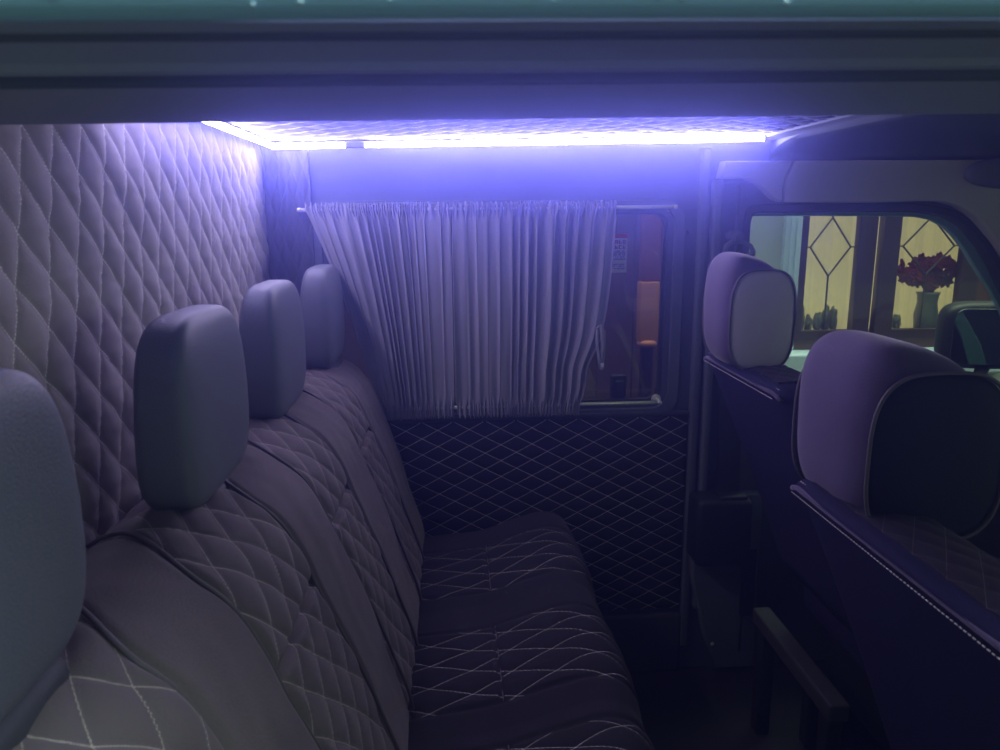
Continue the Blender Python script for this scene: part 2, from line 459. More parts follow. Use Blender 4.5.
# bevelled edge of the ceiling panel
bm = bmesh.new()
prof = [(0.790, 1.384), (0.806, 1.381), (0.830, 1.371), (0.850, 1.369), (0.850, 1.43), (0.790, 1.43)]
vs0 = [bm.verts.new((x, 0.62, z)) for x, z in prof]; vs1 = [bm.verts.new((x, YW, z)) for x, z in prof]
for i in range(len(prof)):
    k = (i+1) % len(prof); bm.faces.new((vs0[i], vs0[k], vs1[k], vs1[i]))
bm.faces.new(vs0); bm.faces.new(vs1)
struct(build('trim_9', bm, M_HEAD))
# cab ceiling, gently domed
def cabc(s, t):
    x = lerp(0.815, 2.5, s); y = lerp(0.5, YW-0.004, t)
    u = min(1, (YW-0.004-y)/0.16)
    return ((x, y, 1.327 + 0.046*math.sqrt(1-(1-u)**2) + 0.004*u), 0.5, 0.5, 0.0)
o = struct(sheet('ceiling', 30, 150, cabc, M_HEAD, back=lambda v: Vector((v.x, v.y, 1.43))))
# the roof skin over it all
bm = bmesh.new(); box(bm, -2.2, 2.7, 0.33, 2.0, 1.435, 1.47)
struct(build('ceiling_outer', bm, M_TEAL)).name = 'ceiling'
# cab front bulkhead (below windscreen), hidden forward of the seats
bm = bmesh.new(); box(bm, 2.5, 2.6, 0.18, 1.95, -0.1, 0.75)
struct(build('wall_front', bm, M_TRIMD))

# sliding door header close to the lens: teal outer gutter, dark lining with ribs
def extr(bm, prof, x0, x1, n=1):
    """prof in (y,z), closed, extruded along x"""
    rings = []
    for i in range(n+1):
        x = lerp(x0, x1, i/n)
        rings.append([bm.verts.new((x, y, z)) for y, z in prof])
    for a, b in zip(rings, rings[1:]):
        for k in range(len(prof)):
            q = (k+1) % len(prof); bm.faces.new((a[k], a[q], b[q], b[k]))
    bm.faces.new(rings[0]); bm.faces.new(rings[-1])
def arc(cy, cz, r, a0, a1, n=8): return [(cy+r*math.cos(R(lerp(a0, a1, k/n))), cz+r*math.sin(R(lerp(a0, a1, k/n)))) for k in range(n+1)]
hd = empty('door_header', (0, 0.45, 1.27)); hd.rotation_euler = (0, R(-0.6), 0); struct(hd); hd.name = 'door_2'
bm = bmesh.new()
extr(bm, [(0.345, 1.2845), (0.36, 1.2835), (0.40, 1.2835)] + [(0.425, 1.281), (0.430, 1.2775), (0.437, 1.2770), (0.443, 1.2790)] +
     [(0.47, 1.2785), (0.53, 1.2760), (0.575, 1.2725), (0.60, 1.2720), (0.62, 1.2760), (0.64, 1.300), (0.655, 1.36), (0.655, 1.44), (0.345, 1.44)], -1.6, 2.4, 1)
o = build('lining', bm, M_HDR); adopt(o, hd)
bm = bmesh.new()
extr(bm, arc(0.452, 1.2765, 0.0035, 180, 360, 6) + [(0.456, 1.282), (0.448, 1.282)], -1.6, 2.4)
extr(bm, [(0.37, 1.2845), (0.372, 1.2815), (0.378, 1.2812), (0.381, 1.2845)], -1.6, 2.4)
o = build('door_seal', bm, M_HDR2, None); adopt(o, hd)
bm = bmesh.new()
extr(bm, [(0.346, 1.2834), (0.3415, 1.2836), (0.339, 1.2865), (0.338, 1.292), (0.337, 1.33), (0.333, 1.44), (0.352, 1.44), (0.352, 1.2834)], -1.6, 2.4)
o = build('gutter', bm, M_TEAL, None, True); adopt(o, hd)
# raindrops sitting on the teal gutter
bm = bmesh.new()
for i in range(26):
    x = random.uniform(-0.26, 0.30); a = R(random.uniform(232, 280)); r = random.uniform(0.0006, 0.0014)
    mtx = Matrix.Translation((x, 0.3382, random.uniform(1.286, 1.296)))
    bmesh.ops.create_icosphere(bm, subdivisions=2, radius=r, matrix=mtx)
o = build('raindrops', bm, M_DROP, None, True); adopt(o, hd); o['kind'] = 'stuff'

# near side of the body left and right of the doorway, so daylight comes in only by the door
bm = bmesh.new()
box(bm, -0.60, -0.52, 0.20, 0.34, -0.12, 1.44)
struct(build('wall_near_rear', bm, M_TEAL)).name = 'wall_near'

# ================================================================== LED STRIP
led = empty('led_strip', (0.15, YW-0.02, ZC-0.02))
tag(led, 'bright bluish white led strip running along the edge of the quilted ceiling', 'led strip')
zl = lambda x: 1.366 + 0.016*(x-XP)/1.24
bm = bmesh.new()
path = [(XP+0.030, y, 1.366) for y in (1.04, 1.4, 1.6, 1.8, 1.850)] + [(XP+0.045, 1.868, 1.366)] + [(x, 1.872, zl(x)-0.002) for x in (-0.38, -0.1, 0.2, 0.5, 0.785)]
for p, q in zip(path, path[1:]):
    p, q = Vector(p), Vector(q); d = (q-p).normalized(); s = d.cross(Vector((0, 0, 1))).normalized()*0.001
    u = Vector((0, 0, 0.0055))
    vs = [bm.verts.new(v) for v in (p-s-u, p+s-u, q+s-u, q-s-u, p-s+u, p+s+u, q+s+u, q-s+u)]
    for f in ((0, 1, 2, 3), (7, 6, 5, 4), (0, 4, 5, 1), (1, 5, 6, 2), (2, 6, 7, 3), (3, 7, 4, 0)): bm.faces.new([vs[i] for i in f])
o = build('tape', bm, M_TAPE); adopt(o, led)
bm = bmesh.new(); box(bm, -0.0095, 0.0095, -0.0011, 0.0011, -0.0060, 0.0060)
led_me = bpy.data.meshes.new('led'); bm.to_mesh(led_me); bm.free(); led_me.materials.append(M_LED); led_me.materials.append(M_TAPE)
for p_ in led_me.polygons: p_.material_index = 0 if p_.normal.y < -0.5 else 1
led_me2 = led_me.copy()
for p_ in led_me2.polygons: p_.material_index = 0 if p_.normal.y < -0.5 or p_.normal.z < -0.5 else 1
def put_led(x, y, z, rz, me=led_me):
    o = bpy.data.objects.new('led', me); COL.objects.link(o); o.location = (x, y, z); o.rotation_euler = (0, 0, rz); adopt(o, led)
N1 = 60
for i in range(N1):
    x = lerp(-0.405, 0.775, i/(N1-1))
    if abs(x+0.22) < 0.022: continue
    put_led(x, 1.868, zl(x)-0.002, 0)
for i in range(32):
    put_led(XP+0.034, lerp(1.06, 1.85, i/31), 1.366, math.pi/2, led_me2)
bm = bmesh.new(); box(bm, -0.243, -0.197, 1.860, 1.8708, 1.360, 1.374, 0.002, 2)
o = build('connector', bm, M_TRIMD); adopt(o, led)

# ================================================================== BENCH SEAT
bench = empty('bench_seat', (0.05, 1.08, -0.10))
tag(bench, 'four-place rear bench seat in dark quilted velour with grey headrests', 'bench seat')
QZ = [(0.30, 0.55), (0.69, 0.90), (1.06, 1.24), (1.42, 1.60)]
def yshift(d): return 0.09*(1-sstep(0.17, 0.30, d)) + 0.04*sstep(0.40, 0.65, d)
def qmask(y, lo=0.0):
    for a, b in QZ:
        if a <= y <= b: return 1.0
    return 0.0
def qedge(y):
    return min(min(abs(y-a), abs(y-b)) for a, b in QZ)
# backrest profile (x,z): from behind the headrests over the top and down to the crease
BP = [(-0.415, 0.70), (-0.415, 0.80), (-0.400, 0.838), (-0.365, 0.856), (-0.315, 0.858), (-0.270, 0.846), (-0.235, 0.818), (-0.208, 0.77), (-0.180, 0.69), (-0.150, 0.60), (-0.118, 0.50), (-0.092, 0.42), (-0.085, 0.36), (-0.090, 0.30)]
def spline(pts, n):
    out = []
    for i in range(len(pts)-1):
        p0 = Vector(pts[max(i-1, 0)]); p1 = Vector(pts[i]); p2 = Vector(pts[i+1]); p3 = Vector(pts[min(i+2, len(pts)-1)])
        for k in range(n):
            t = k/n
            out.append(0.5*((2*p1)+(p2-p0)*t+(2*p0-5*p1+4*p2-p3)*t*t+(3*p1-p0-3*p2+p3)*t**3))
    out.append(Vector(pts[-1]))
    L = [0]
    for a, b in zip(out, out[1:]): L.append(L[-1]+(b-a).length)
    return out, L
def along(C, s):
    pts, L = C; d = s*L[-1]
    lo, hi = 0, len(L)-1
    while hi-lo > 1:
        m = (lo+hi)//2
        if L[m] <= d: lo = m
        else: hi = m
    t = (d-L[lo])/max(1e-9, L[hi]-L[lo])
    p = pts[lo].lerp(pts[hi], t); tg = (pts[hi]-pts[lo]).normalized()
    return p, Vector((-tg.y, tg.x)), d     # left normal
BC = spline(BP, 14)
BW, BH = 0.066, 0.084
def back_fn(s, t):
    y = lerp(0.24, 1.842, s); p, n, d = along(BC, t)
    # tangent runs over the top and down: outward normal is to the left turned away
    ys = y-yshift(d); q = qmask(ys)
    # quilting only from the crown down
    crown = sstep(0.16, 0.20, d)
    k = (ys-0.69)/BW; v = d/BH
    a, b = k+v, k-v
    fade = sstep(0.0, 0.012, qedge(ys))
    h = 0.0
    if q: h = 0.0065*abs(math.sin(math.pi*a)*math.sin(math.pi*b))**0.42*fade + 0.002
    else: h = 0.006*fade
    if q < 0.5 or d < 0.17: qq = 0.0
    else: qq = 1.0
    # horizontal crease across each quilted place
    if q: h -= 0.010*math.exp(-((d-0.415)/0.006)**2)
    w = 0.004*noise.noise(Vector((y*5, d*6, 1))) + 0.0012*noise.noise(Vector((y*30, d*18, 5)))
    # soft valleys between the places, gentle lumbar swell
    h += w + 0.010*math.sin(math.pi*min(1, max(0, (d-0.2)/0.45)))
    if s < 0.02: h -= 0.02*(1-s/0.02)**2
    if s > 0.985: h -= 0.02*((s-0.985)/0.015)**2
    nn = n if n.dot(Vector((1, 0.3))) > 0 or n.y > 0 else n
    return ((p.x+nn.x*h*SG, y, p.y+nn.y*h*SG), a, b, qq)
SG = 1.0
_pp, _nn, _ = along(BC, 0.6)
if _nn.x < 0: SG = -1.0
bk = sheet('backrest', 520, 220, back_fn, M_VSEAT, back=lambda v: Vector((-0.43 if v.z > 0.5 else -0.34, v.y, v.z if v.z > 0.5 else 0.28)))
adopt(bk, bench)
# piping along the sides of the quilted places
def piping(fn, y, t0, t1, off, r, nm, mat, par):
    bm = bmesh.new(); pts = []
    for k in range(50):
        t = lerp(t0, t1, k/49); p, n, d = along(fn, t)
        pts.append((p.x+SG*n.x*off, y+yshift(d), p.y+SG*n.y*off))
    tube(bm, pts, r, 6); o = build(nm, bm, mat, None, True); adopt(o, par); return o
for a, b in QZ:
    for y in (a, b):
        piping(BC, y, 0.17, 0.97, 0.0095, 0.0028, 'piping', M_THREADD, bench)
# cushion profile (x,z): crease -> front edge -> down
CP = [(-0.115, 0.36), (-0.09, 0.385), (-0.03, 0.392), (0.06, 0.402), (0.16, 0.432), (0.215, 0.446), (0.255, 0.440), (0.280, 0.415), (0.292, 0.37), (0.288, 0.31), (0.275, 0.25)]
CC = spline(CP, 14)
QC = [(0.36, 0.60), (0.72, 0.98), (1.08, 1.31), (1.46, 1.67)]
def cush_fn(s, t):
    y = lerp(0.24, 1.800, s); p, n, d = along(CC, t)
    q = 0.0; dist = 9
    for a_, b_ in QC:
        if a_ <= y <= b_: q = 1.0
        dist = min(dist, abs(y-a_), abs(y-b_))
    k = y/0.062; v = d/0.150
    a, b = k+v, k-v
    fade = sstep(0, 0.012, dist)
    h = (puff(a, b, 0.006)*fade) if q else 0.004*fade
    if q: h -= 0.005*math.exp(-((d-0.20)/0.004)**2)
    h += 0.005*noise.noise(Vector((y*5, d*7, 4)))
    h += 0.010*math.sin(math.pi*((y-0.24)/0.39 % 1.0))
    if s > 0.985: h -= 0.02*((s-0.985)/0.015)**2
    if s < 0.015: h -= 0.02*(1-s/0.015)**2
    g = 1.0 if SGC > 0 else -1.0
    return ((p.x+n.x*h*g, y, p.y+n.y*h*g), a, b, 1.0 if (q and d < 0.44) else 0.0)
_pp, _nn, _ = along(CC, 0.3); SGC = 1 if _nn.y > 0 else -1
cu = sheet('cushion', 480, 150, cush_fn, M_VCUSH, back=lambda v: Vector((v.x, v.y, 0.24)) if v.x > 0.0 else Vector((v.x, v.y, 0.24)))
adopt(cu, bench)
for a_, b_ in QC:
    for dd in (0.045, 0.200):
            bm = bmesh.new(); pts = []
            for k in range(30):
                y = lerp(a_, b_, k/29); p, n, d = along(CC, dd/CC[1][-1])
                hh = 0.010*math.sin(math.pi*((y-0.24)/0.39 % 1.0)) + 0.005*noise.noise(Vector((y*5, d*7, 4)))
                pts.append((p.x, y, p.y+hh+0.001))
            tube(bm, pts, 0.0009, 5)
            o = build('seam', bm, M_THREADD, None, True); adopt(o, bench)
# base box and legs
bm = bmesh.new(); box(bm, -0.33, 0.235, 0.28, 1.86, 0.12, 0.255, 0.012, 2)
o = build('base_frame', bm, M_BLACK); adopt(o, bench)
for yy in (0.45, 1.08, 1.74):
    for xx in (-0.24, 0.18):
        bm = bmesh.new(); box(bm, xx-0.025, xx+0.025, yy-0.03, yy+0.03, -0.10, 0.125, 0.005)
        o = build('leg', bm, M_BLACK); adopt(o, bench)

# rear headrests
def hr_warp(p):
    t = (p.z+1)/2
    q = Vector(p)
    q.y *= 1.0 - 0.17*max(0, t-0.35)**1.5/0.52 - 0.10*(1-t)**2
    # front stays, the back slopes in towards the top
    if q.x < 0: q.x *= 1.0 - 0.45*t + 0.15
    else: q.x *= 0.92 + 0.10*math.sin(math.pi*t)
    return q
bm = bmesh.new()
pillow(bm, (0, 0, 0), (0.038, 0.136, 0.117), 0.38, 0.42, 64, 40, hr_warp)
bmesh.ops.recalc_face_normals(bm, faces=bm.faces[:])
hr_me = bpy.data.meshes.new('headrest'); bm.to_mesh(hr_me); bm.free(); hr_me.materials.append(M_VINYL)
for p in hr_me.polygons: p.use_smooth = True
def mesh_of(f, mat, name):
    bm = bmesh.new(); f(bm); bmesh.ops.recalc_face_normals(bm, faces=bm.faces[:])
    me = bpy.data.meshes.new(name); bm.to_mesh(me); bm.free(); me.materials.append(mat)
    for p in me.polygons: p.use_smooth = True
    return me
post_me = mesh_of(lambda b: tube(b, [(0, 0, -0.165), (0, 0, -0.09)], 0.0055, 12), M_CHROME, 'post')
def coll(b):
    tube(b, [(0, 0, 0.0), (0, 0, 0.008), (0, 0, 0.012)], [0.010, 0.009, 0.007], 16)
coll_me = mesh_of(coll, M_CHROME, 'collar')
skirt_me = mesh_of(lambda b: pillow(b, (0, 0, -0.125), (0.038, 0.085, 0.024), 0.5, 0.7, 32, 12), M_TRIMD, 'shell')
for yc, xc, zc_ in ((0.452, -0.327, 0.986), (0.938, -0.326, 0.972), (1.340, -0.320, 0.971), (1.755, -0.301, 0.972)):
    h = bpy.data.objects.new('headrest', hr_me); COL.objects.link(h); h.location = (xc, yc, zc_); adopt(h, bench)
    s = bpy.data.objects.new('shell', skirt_me); COL.objects.link(s); s.parent = h
    for dy in (-0.062, 0.062):
        p = bpy.data.objects.new('post', post_me); COL.objects.link(p); p.parent = h; p.location = (0.005, dy, 0)
        c = bpy.data.objects.new('collar', coll_me); COL.objects.link(c); c.parent = h; c.location = (0.022, dy, -0.124)

# ================================================================== CURTAINS
rods = []
def rod(z, x0, x1, y, label):
    r = empty('curtain_rod', ((x0+x1)/2, y, z))
    bm = bmesh.new(); tube(bm, [(x0, y, z), (x1, y, z)], 0.0050, 12); o = build('rod', bm, M_CHROME, None, True); adopt(o, r)
    for x in (x0, x1):
        bm = bmesh.new()
        tube(bm, [(x, YW, z), (x, YW-0.006, z), (x, YW-0.008, z)], [0.013, 0.013, 0.006], 16)
        tube(bm, [(x, YW-0.004, z), (x, y-0.006, z)], 0.0055, 12)
        o = build('bracket', bm, M_CHROME, None, True); adopt(o, r)
    tag(r, label, 'curtain rod', 'curtain rods on the side window'); return r
YR = 1.862
rod(1.216, -0.36, 0.566, YR, 'upper chrome curtain rod above the side window')
rod(0.713, -0.25, 0.545, YR, 'lower chrome curtain rod below the side window')

def curtain(nm, label, xt, xb, left_e, right_e, nf, seed, flip=False):
    """xt/xb: x range on top and bottom rods; left_e/right_e(t): extra x offset of the edges, t=0 bottom..1 top"""
    rnd = random.Random(seed)
    ph = [rnd.uniform(0, 6.28) for _ in range(8)]
    zb, zt = 0.713, 1.216
    nu, nv = 420, 110
    verts = []; faces = []
    # uneven gathering of the folds
    def warp(s): return s + 0.022*math.sin(9*s+ph[0]) + 0.014*math.sin(21*s+ph[1]) + 0.004*math.sin(51*s+ph[2])
    for j in range(nv+1):
        t = j/nv
        z = lerp(zb-0.022, zt+0.012, t)
        tt = max(0, min(1, (z-zb)/(zt-zb)))
        # tight ruffle near the rods
        kr = max(math.exp(-((z-zt)/0.016)**2), math.exp(-((z-zb)/0.016)**2), sstep(zt, zt+0.01, z), 1-sstep(zb-0.01, zb, z))
        for i in range(nu+1):
            s = i/nu
            x = lerp(xt[0], xt[1], s)
            x += (xb[0]-xt[0])*(1-tt)*(1-s)**1.5 + (xb[1]-xt[1])*(1-tt)*s**2.6
            x += left_e(tt)*(1-s)**2 + right_e(tt)*s**3
            w = warp(s)
            env = 0.6+0.4*math.sin(7*w+ph[3]+1.2*tt)
            c1 = math.sin(2*math.pi*nf*w + ph[4] + 0.7*math.sin(3*tt+ph[5]+4*s))
            c1 = math.copysign(abs(c1)**0.75, c1)
            c2 = math.sin(2*math.pi*nf*1.9*w + ph[6] + 1.1*math.sin(2.4*tt+7*s))
            c3 = math.sin(2*math.pi*nf*3.3*w+ph[7])
            fold = env*(0.0066*c1 + 0.0024*c2*(1+0.8*math.sin(5*s+4*tt))) + 0.006*noise.noise(Vector((w*9, tt*1.2, seed)))
            ruf = 0.0032*c3 + 0.0030*math.sin(2*math.pi*nf*2.6*w) + 0.002*math.sin(2*math.pi*nf*5.1*w+1)
            amp = lerp(fold, ruf, kr)
            y = YR - 0.008 - amp
            x += 0.003*math.cos(2*math.pi*nf*w+ph[4])*(1-kr)
            zz = z
            if z > zt+0.004: zz += 0.004*math.sin(2*math.pi*nf*2.6*w+2)+0.003*math.sin(2*math.pi*nf*4.4*w)
            if z < zb-0.004: zz += 0.004*math.sin(2*math.pi*nf*3.0*w+1)+0.003*math.sin(2*math.pi*nf*5.4*w)
            verts.append((x, y, zz))
    W = nu+1
    for j in range(nv):
        for i in range(nu):
            k = j*W+i; faces.append((k, k+1, k+W+1, k+W))
    me = bpy.data.meshes.new(nm); me.from_pydata(verts, [], faces)
    for p in me.polygons: p.use_smooth = True
    o = link(nm, me, M_CURT)
    md = o.modifiers.new('thick', 'SOLIDIFY'); md.thickness = 0.0012; md.offset = -1
    tag(o, label, 'curtain', 'curtains on the side window')
    return o
curtain('curtain', 'gathered grey curtain nearest the quilted bulkhead, its lower edge pulled inward', (-0.346, 0.004), (-0.195, 0.002),
        lambda t: 0.015*math.sin(math.pi*t), lambda t: 0.0, 15, 3)
def redge(t):
    # bulges outward and pinches in above the lower rod
    return 0.030*math.sin(math.pi*t)**1.0*(1-0.5*t) - 0.030*math.exp(-((t-0.20)/0.10)**2)*0.5
c2 = curtain('curtain', 'gathered grey curtain beside the uncovered strip of side window, hanging tie at its edge', (0.011, 0.416), (0.011, 0.330), lambda t: 0.0, redge, 14, 11)
# tie band hanging at the free edge
bm = bmesh.new()
pts = [(0.372, YR-0.014, 0.915), (0.378, YR-0.017, 0.925), (0.386, YR-0.014, 0.905), (0.388, YR-0.012, 0.86), (0.386, YR-0.012, 0.825)]
tube(bm, pts, [0.005, 0.006, 0.008, 0.007, 0.006], 10)
pts = [(0.372, YR-0.014, 0.915), (0.371, YR-0.016, 0.88), (0.377, YR-0.015, 0.84), (0.383, YR-0.013, 0.815)]
tube(bm, pts, [0.005, 0.004, 0.004, 0.005], 10)
tie = build('tie_band', bm, M_CURT, c2, True)
bm = bmesh.new(); tube(bm, [(0.385, YR-0.013, 0.826), (0.385, YR-0.013, 0.808)], [0.007, 0.005], 10)
tb = build('tie_clip', bm, M_CHROME, c2, True)

# ================================================================== STICKER on the glass
st = empty('window_sticker', (0.44, YW+0.03, 1.10))
tag(st, 'white safety sticker with red header stuck on the side window glass', 'sticker')
bm = bmesh.new(); box(bm, 0.412, 0.462, YW+0.0268, YW+0.0278, 1.050, 1.150)
adopt(build('paper', bm, plain('sticker_white', (0.95, 0.9, 0.92), rough=0.6)), st)
bm = bmesh.new(); box(bm, 0.412, 0.4615, YW+0.0262, YW+0.0269, 1.139, 1.1495)
adopt(build('header_band', bm, plain('sticker_red', (0.75, 0.05, 0.08), rough=0.6)), st)
m_pr = plain('sticker_print', (0.10, 0.04, 0.10), rough=0.6)
m_prr = plain('sticker_print_red', (0.55, 0.03, 0.06), rough=0.6)
bm = bmesh.new(); bmr = bmesh.new()
rr = random.Random(5)
def glyph(b, x, z, s):
    k = rr.randrange(4)
    box(b, x, x+s*0.28, YW+0.0263, YW+0.0269, z, z+s)
    if k != 0: box(b, x, x+s*0.8, YW+0.0263, YW+0.0269, z+s*0.75, z+s)
    if k != 1: box(b, x, x+s*0.8, YW+0.0263, YW+0.0269, z+s*0.38, z+s*0.58)
    if k != 2: box(b, x, x+s*0.8, YW+0.0263, YW+0.0269, z, z+s*0.22)
    if k > 1: box(b, x+s*0.55, x+s*0.8, YW+0.0263, YW+0.0269, z, z+s)
for r_ in range(2):
    for i in range(4): glyph(bmr, 0.420+i*0.0100, 1.124-r_*0.013, 0.0095)
for z in (1.104, 1.099, 1.094, 1.089, 1.083, 1.070, 1.065, 1.059):
    x = 0.417
    while x < 0.456:
        s = 0.0036 if z > 1.072 else 0.003
        glyph(bm, x, z, s); x += s*rr.choice((1.0, 1.0, 1.1, 1.9))
adopt(build('small_print', bm, m_pr), st); adopt(build('large_print', bmr, m_prr), st)

# ================================================================== SEAT BELT
belt = empty('seat_belt', (0.70, YW-0.05, 1.13))
tag(belt, 'black seat belt running down the door pillar into a boxy retractor cover', 'seat belt')
bm = bmesh.new()
def strap(bm, pts, w, th=0.0015):
    for p, q in zip(pts, pts[1:]):
        x0, y0, z0 = p; x1, y1, z1 = q
        vs = [bm.verts.new(v) for v in ((x0-w, y0, z0), (x0+w, y0, z0), (x1+w, y1, z1), (x1-w, y1, z1), (x0-w, y0+th, z0), (x0+w, y0+th, z0), (x1+w, y1+th, z1), (x1-w, y1+th, z1))]
        for f in ((0, 1, 2, 3), (7, 6, 5, 4), (0, 4, 5, 1), (1, 5, 6, 2), (2, 6, 7, 3), (3, 7, 4, 0)): bm.faces.new([vs[i] for i in f])
strap(bm, [(0.712, YW-0.050, 1.095), (0.718, YW-0.058, 0.95), (0.728, YW-0.060, 0.70), (0.738, YW-0.060, 0.455)], 0.030)
adopt(build('webbing', bm, M_BELT), belt)
bm = bmesh.new()
pts = [(0.690+0.075*k/12, YW-0.062, 1.100-0.010*math.sin(math.pi*k/12)) for k in range(13)]
tube(bm, pts, 0.0065, 10)
pts = [(0.690, YW-0.060, 1.100), (0.695, YW-0.055, 1.118), (0.710, YW-0.05, 1.130), (0.735, YW-0.05, 1.130), (0.758, YW-0.055, 1.118), (0.765, YW-0.062, 1.100)]
tube(bm, pts, 0.006, 10)
adopt(build('anchor_loop', bm, M_TRIM, None, True), belt)
bm = bmesh.new(); tube(bm, [(0.722, YW+0.002, 1.142), (0.722, YW-0.060, 1.142), (0.722, YW-0.066, 1.142)], [0.014, 0.014, 0.010], 18)
adopt(build('anchor_bolt', bm, M_TRIMD, None, True), belt)
bm = bmesh.new(); box(bm, 0.640, 0.792, 1.790, YW-0.010, 0.268, 0.458, 0.018, 4)
adopt(build('retractor_cover', bm, M_BLACK, None, True), belt)
bm = bmesh.new(); box(bm, 0.700, 0.776, 1.80, 1.85, 0.452, 0.466, 0.004, 2)
adopt(build('belt_slot', bm, M_BLACK, None, True), belt)
# lower strap hanging from the cover to the floor anchor
bm = bmesh.new(); box(bm, 0.795, 0.800, YW-0.060, YW-0.054, -0.02, 0.28, 0.001)
strap(bm, [(0.800, YW-0.075, 0.30), (0.803, YW-0.072, 0.10)], 0.020)
adopt(build('lower_webbing', bm, M_BELT), belt)

# screws on the pillar shoulder
for (x, z) in ((0.722, 0.0), (0.838, 0.09), (0.61, 1.15), (0.605, 0.80)):
    bm = bmesh.new()
    yb = YW-0.045 if x > 0.65 else YW
    tube(bm, [(x, yb+0.002, z), (x, yb-0.002, z), (x, yb-0.0035, z)], [0.006, 0.006, 0.003], 12)
    struct(build('trim_screw', bm, M_CHROME if x > 0.65 else M_TRIMD, None, True)).name = 'trim_10'

# ================================================================== FRONT SEATS
def front_seat(nm, label, x0, ytop, ya, yb, ztop, hy, hz, htop, hx, hh, hw, side_mat, fab, leath_z=None):
    """rear face top edge at x0,ztop, spanning y from ya (near) to yb (far)"""
    root = empty(nm, (x0+0.35, (ya+yb)/2, -0.10)); tag(root, label, 'seat')
    lean = 0.52       # dx per dz going down
    th = 0.13
    # backrest shell as loft of rounded cross sections going down
    def sect(z):
        d = ztop-z
        xr = x0 + lean*d*(1.0-0.25*min(1, d/0.6))
        sh = 1-sstep(-0.01, 0.12, d)   # shoulder rounding at the top
        return xr, sh
    bm = bmesh.new(); bmF = None
    nz, ns = 26, 40
    rows = []
    zs = [ztop+0.012*0] + [ztop - 0.50*(k/nz)**1.35 for k in range(1, nz+1)]
    for z in zs:
        xr, sh = sect(z)
        k = (ztop-z)
        wy = (yb-ya)/2 * (1.0 - 0.035*math.exp(-k/0.03)) ; cy = (ya+yb)/2
        tx = th/2 * (1.0 - 0.25*math.exp(-k/0.02))
        row = []
        for i in range(ns):
            a = 2*math.pi*i/ns
            ex = spow(math.cos(a), 0.35); ey = spow(math.sin(a), 0.35)
            row.append(bm.verts.new((xr + tx + tx*ex*(1+0.12*math.sin(math.pi*min(1, k/0.5))*(ey*ey < 0.8)), cy + wy*ey, z)))
        rows.append(row)
    for a, b in zip(rows, rows[1:]):
        for i in range(ns):
            q = (i+1) % ns; bm.faces.new((a[i], a[q], b[q], b[i]))
    bm.faces.new(rows[-1])
    # top crown
    xr, _ = sect(zs[0]); cy = (ya+yb)/2
    prev = rows[0]
    for st_ in (0.93, 0.75, 0.45):
        zz = ztop + 0.014*math.sqrt(1-st_**2)*1.1
        cur = []
        for v in rows[0]:
            cur.append(bm.verts.new((xr+th/2*0.78+(v.co.x-(xr+th/2*0.78))*st_, cy+(v.co.y-cy)*(0.5+0.5*st_ if st_ > 0.5 else 0.7), zz)))
        for i in range(ns):
            q = (i+1) % ns; bm.faces.new((prev[q], prev[i], cur[i], cur[q]))
        prev = cur
    bm.faces.new(prev)
    adopt(build('backrest', bm, M_FBACK, None, True), root)
    # piping with stitches round the top rear edge
    bm = bmesh.new(); bm2 = bmesh.new()
    pts = []
    for k in range(40):
        y = lerp(yb-0.012, ya+0.012, k/39)
        e_ = min(1, abs(y-yb)/0.05, abs(y-ya)/0.05)
        pts.append((x0+0.004+0.006*(1-e_), y, ztop-0.002-0.015*(1-e_)**2))
    tube(bm, pts, 0.0042, 8)
    for k in range(70):
        y = lerp(yb-0.03, ya+0.03, k/69)
        tube(bm2, [(x0-0.0015, y, ztop-0.010), (x0-0.0015, y-0.0035, ztop-0.010)], 0.0009, 5)
        tube(bm2, [(x0+0.011, y, ztop+0.006), (x0+0.011, y-0.0035, ztop+0.006)], 0.0009, 5)
    adopt(build('piping', bm, M_FSEAT, None, True), root); adopt(build('stitching', bm2, M_THREAD), root)
    # quilted insert on the crown and front
    def crown(s, t):
        y = lerp(ya+0.05, yb-0.05, s); u = lerp(0.02, 0.11, t)
        a = y/0.06+u/0.04; b = y/0.06-u/0.04
        return ((x0+u, y, ztop+0.015+puff(a, b, 0.003)-0.02*((t-0.4)**2)), a, b, 1.0)
    adopt(sheet('quilted_insert', 60, 24, crown, M_VCROWN, back=lambda v: Vector((v.x, v.y, ztop-0.01))), root)
    # seat cushion, base, legs
    bm = bmesh.new(); pillow(bm, (x0+0.52, cy, 0.315), (0.26, (yb-ya)/2-0.005, 0.075), 0.3, 0.45, 40, 16)
    adopt(build('cushion', bm, M_FBACK, None, True), root)
    bm = bmesh.new(); box(bm, x0+0.34, x0+0.74, ya+0.05, yb-0.05, 0.06, 0.26, 0.01); adopt(build('base', bm, M_BLACK), root)
    for yy in (ya+0.08, yb-0.08):
        bm = bmesh.new(); box(bm, x0+0.28, x0+0.78, yy-0.02, yy+0.02, -0.10, 0.07, 0.006); adopt(build('leg', bm, M_BLACK), root)
    # headrest: cloth body, leather side pads with a seam
    h = empty('headrest', (hx+hw*0.5, hy, (htop-hh))) ; adopt(h, root)
    hyw = hz/2
    cx_, cz_ = hx+hw/2, htop-hh/2
    def wp(p):
        q = Vector(p); t = (p.z+1)/2
        q.y *= 1.0-0.10*(1-t)
        q.x = q.x*(1.0-0.10*t) + 0.10*(1-t)
        if p.z > 0: q.z *= 1.0-0.30*max(0, (p.x+0.6)/1.6)**1.5
        return q
    bm = bmesh.new(); pillow(bm, (cx_, hy, cz_), (hw/2, hyw, hh/2), 0.50, 0.58, 64, 40, wp)
    o = build('cloth_cover', bm, fab, None, True); o.parent = h; o.location = -(h.location + root.location)
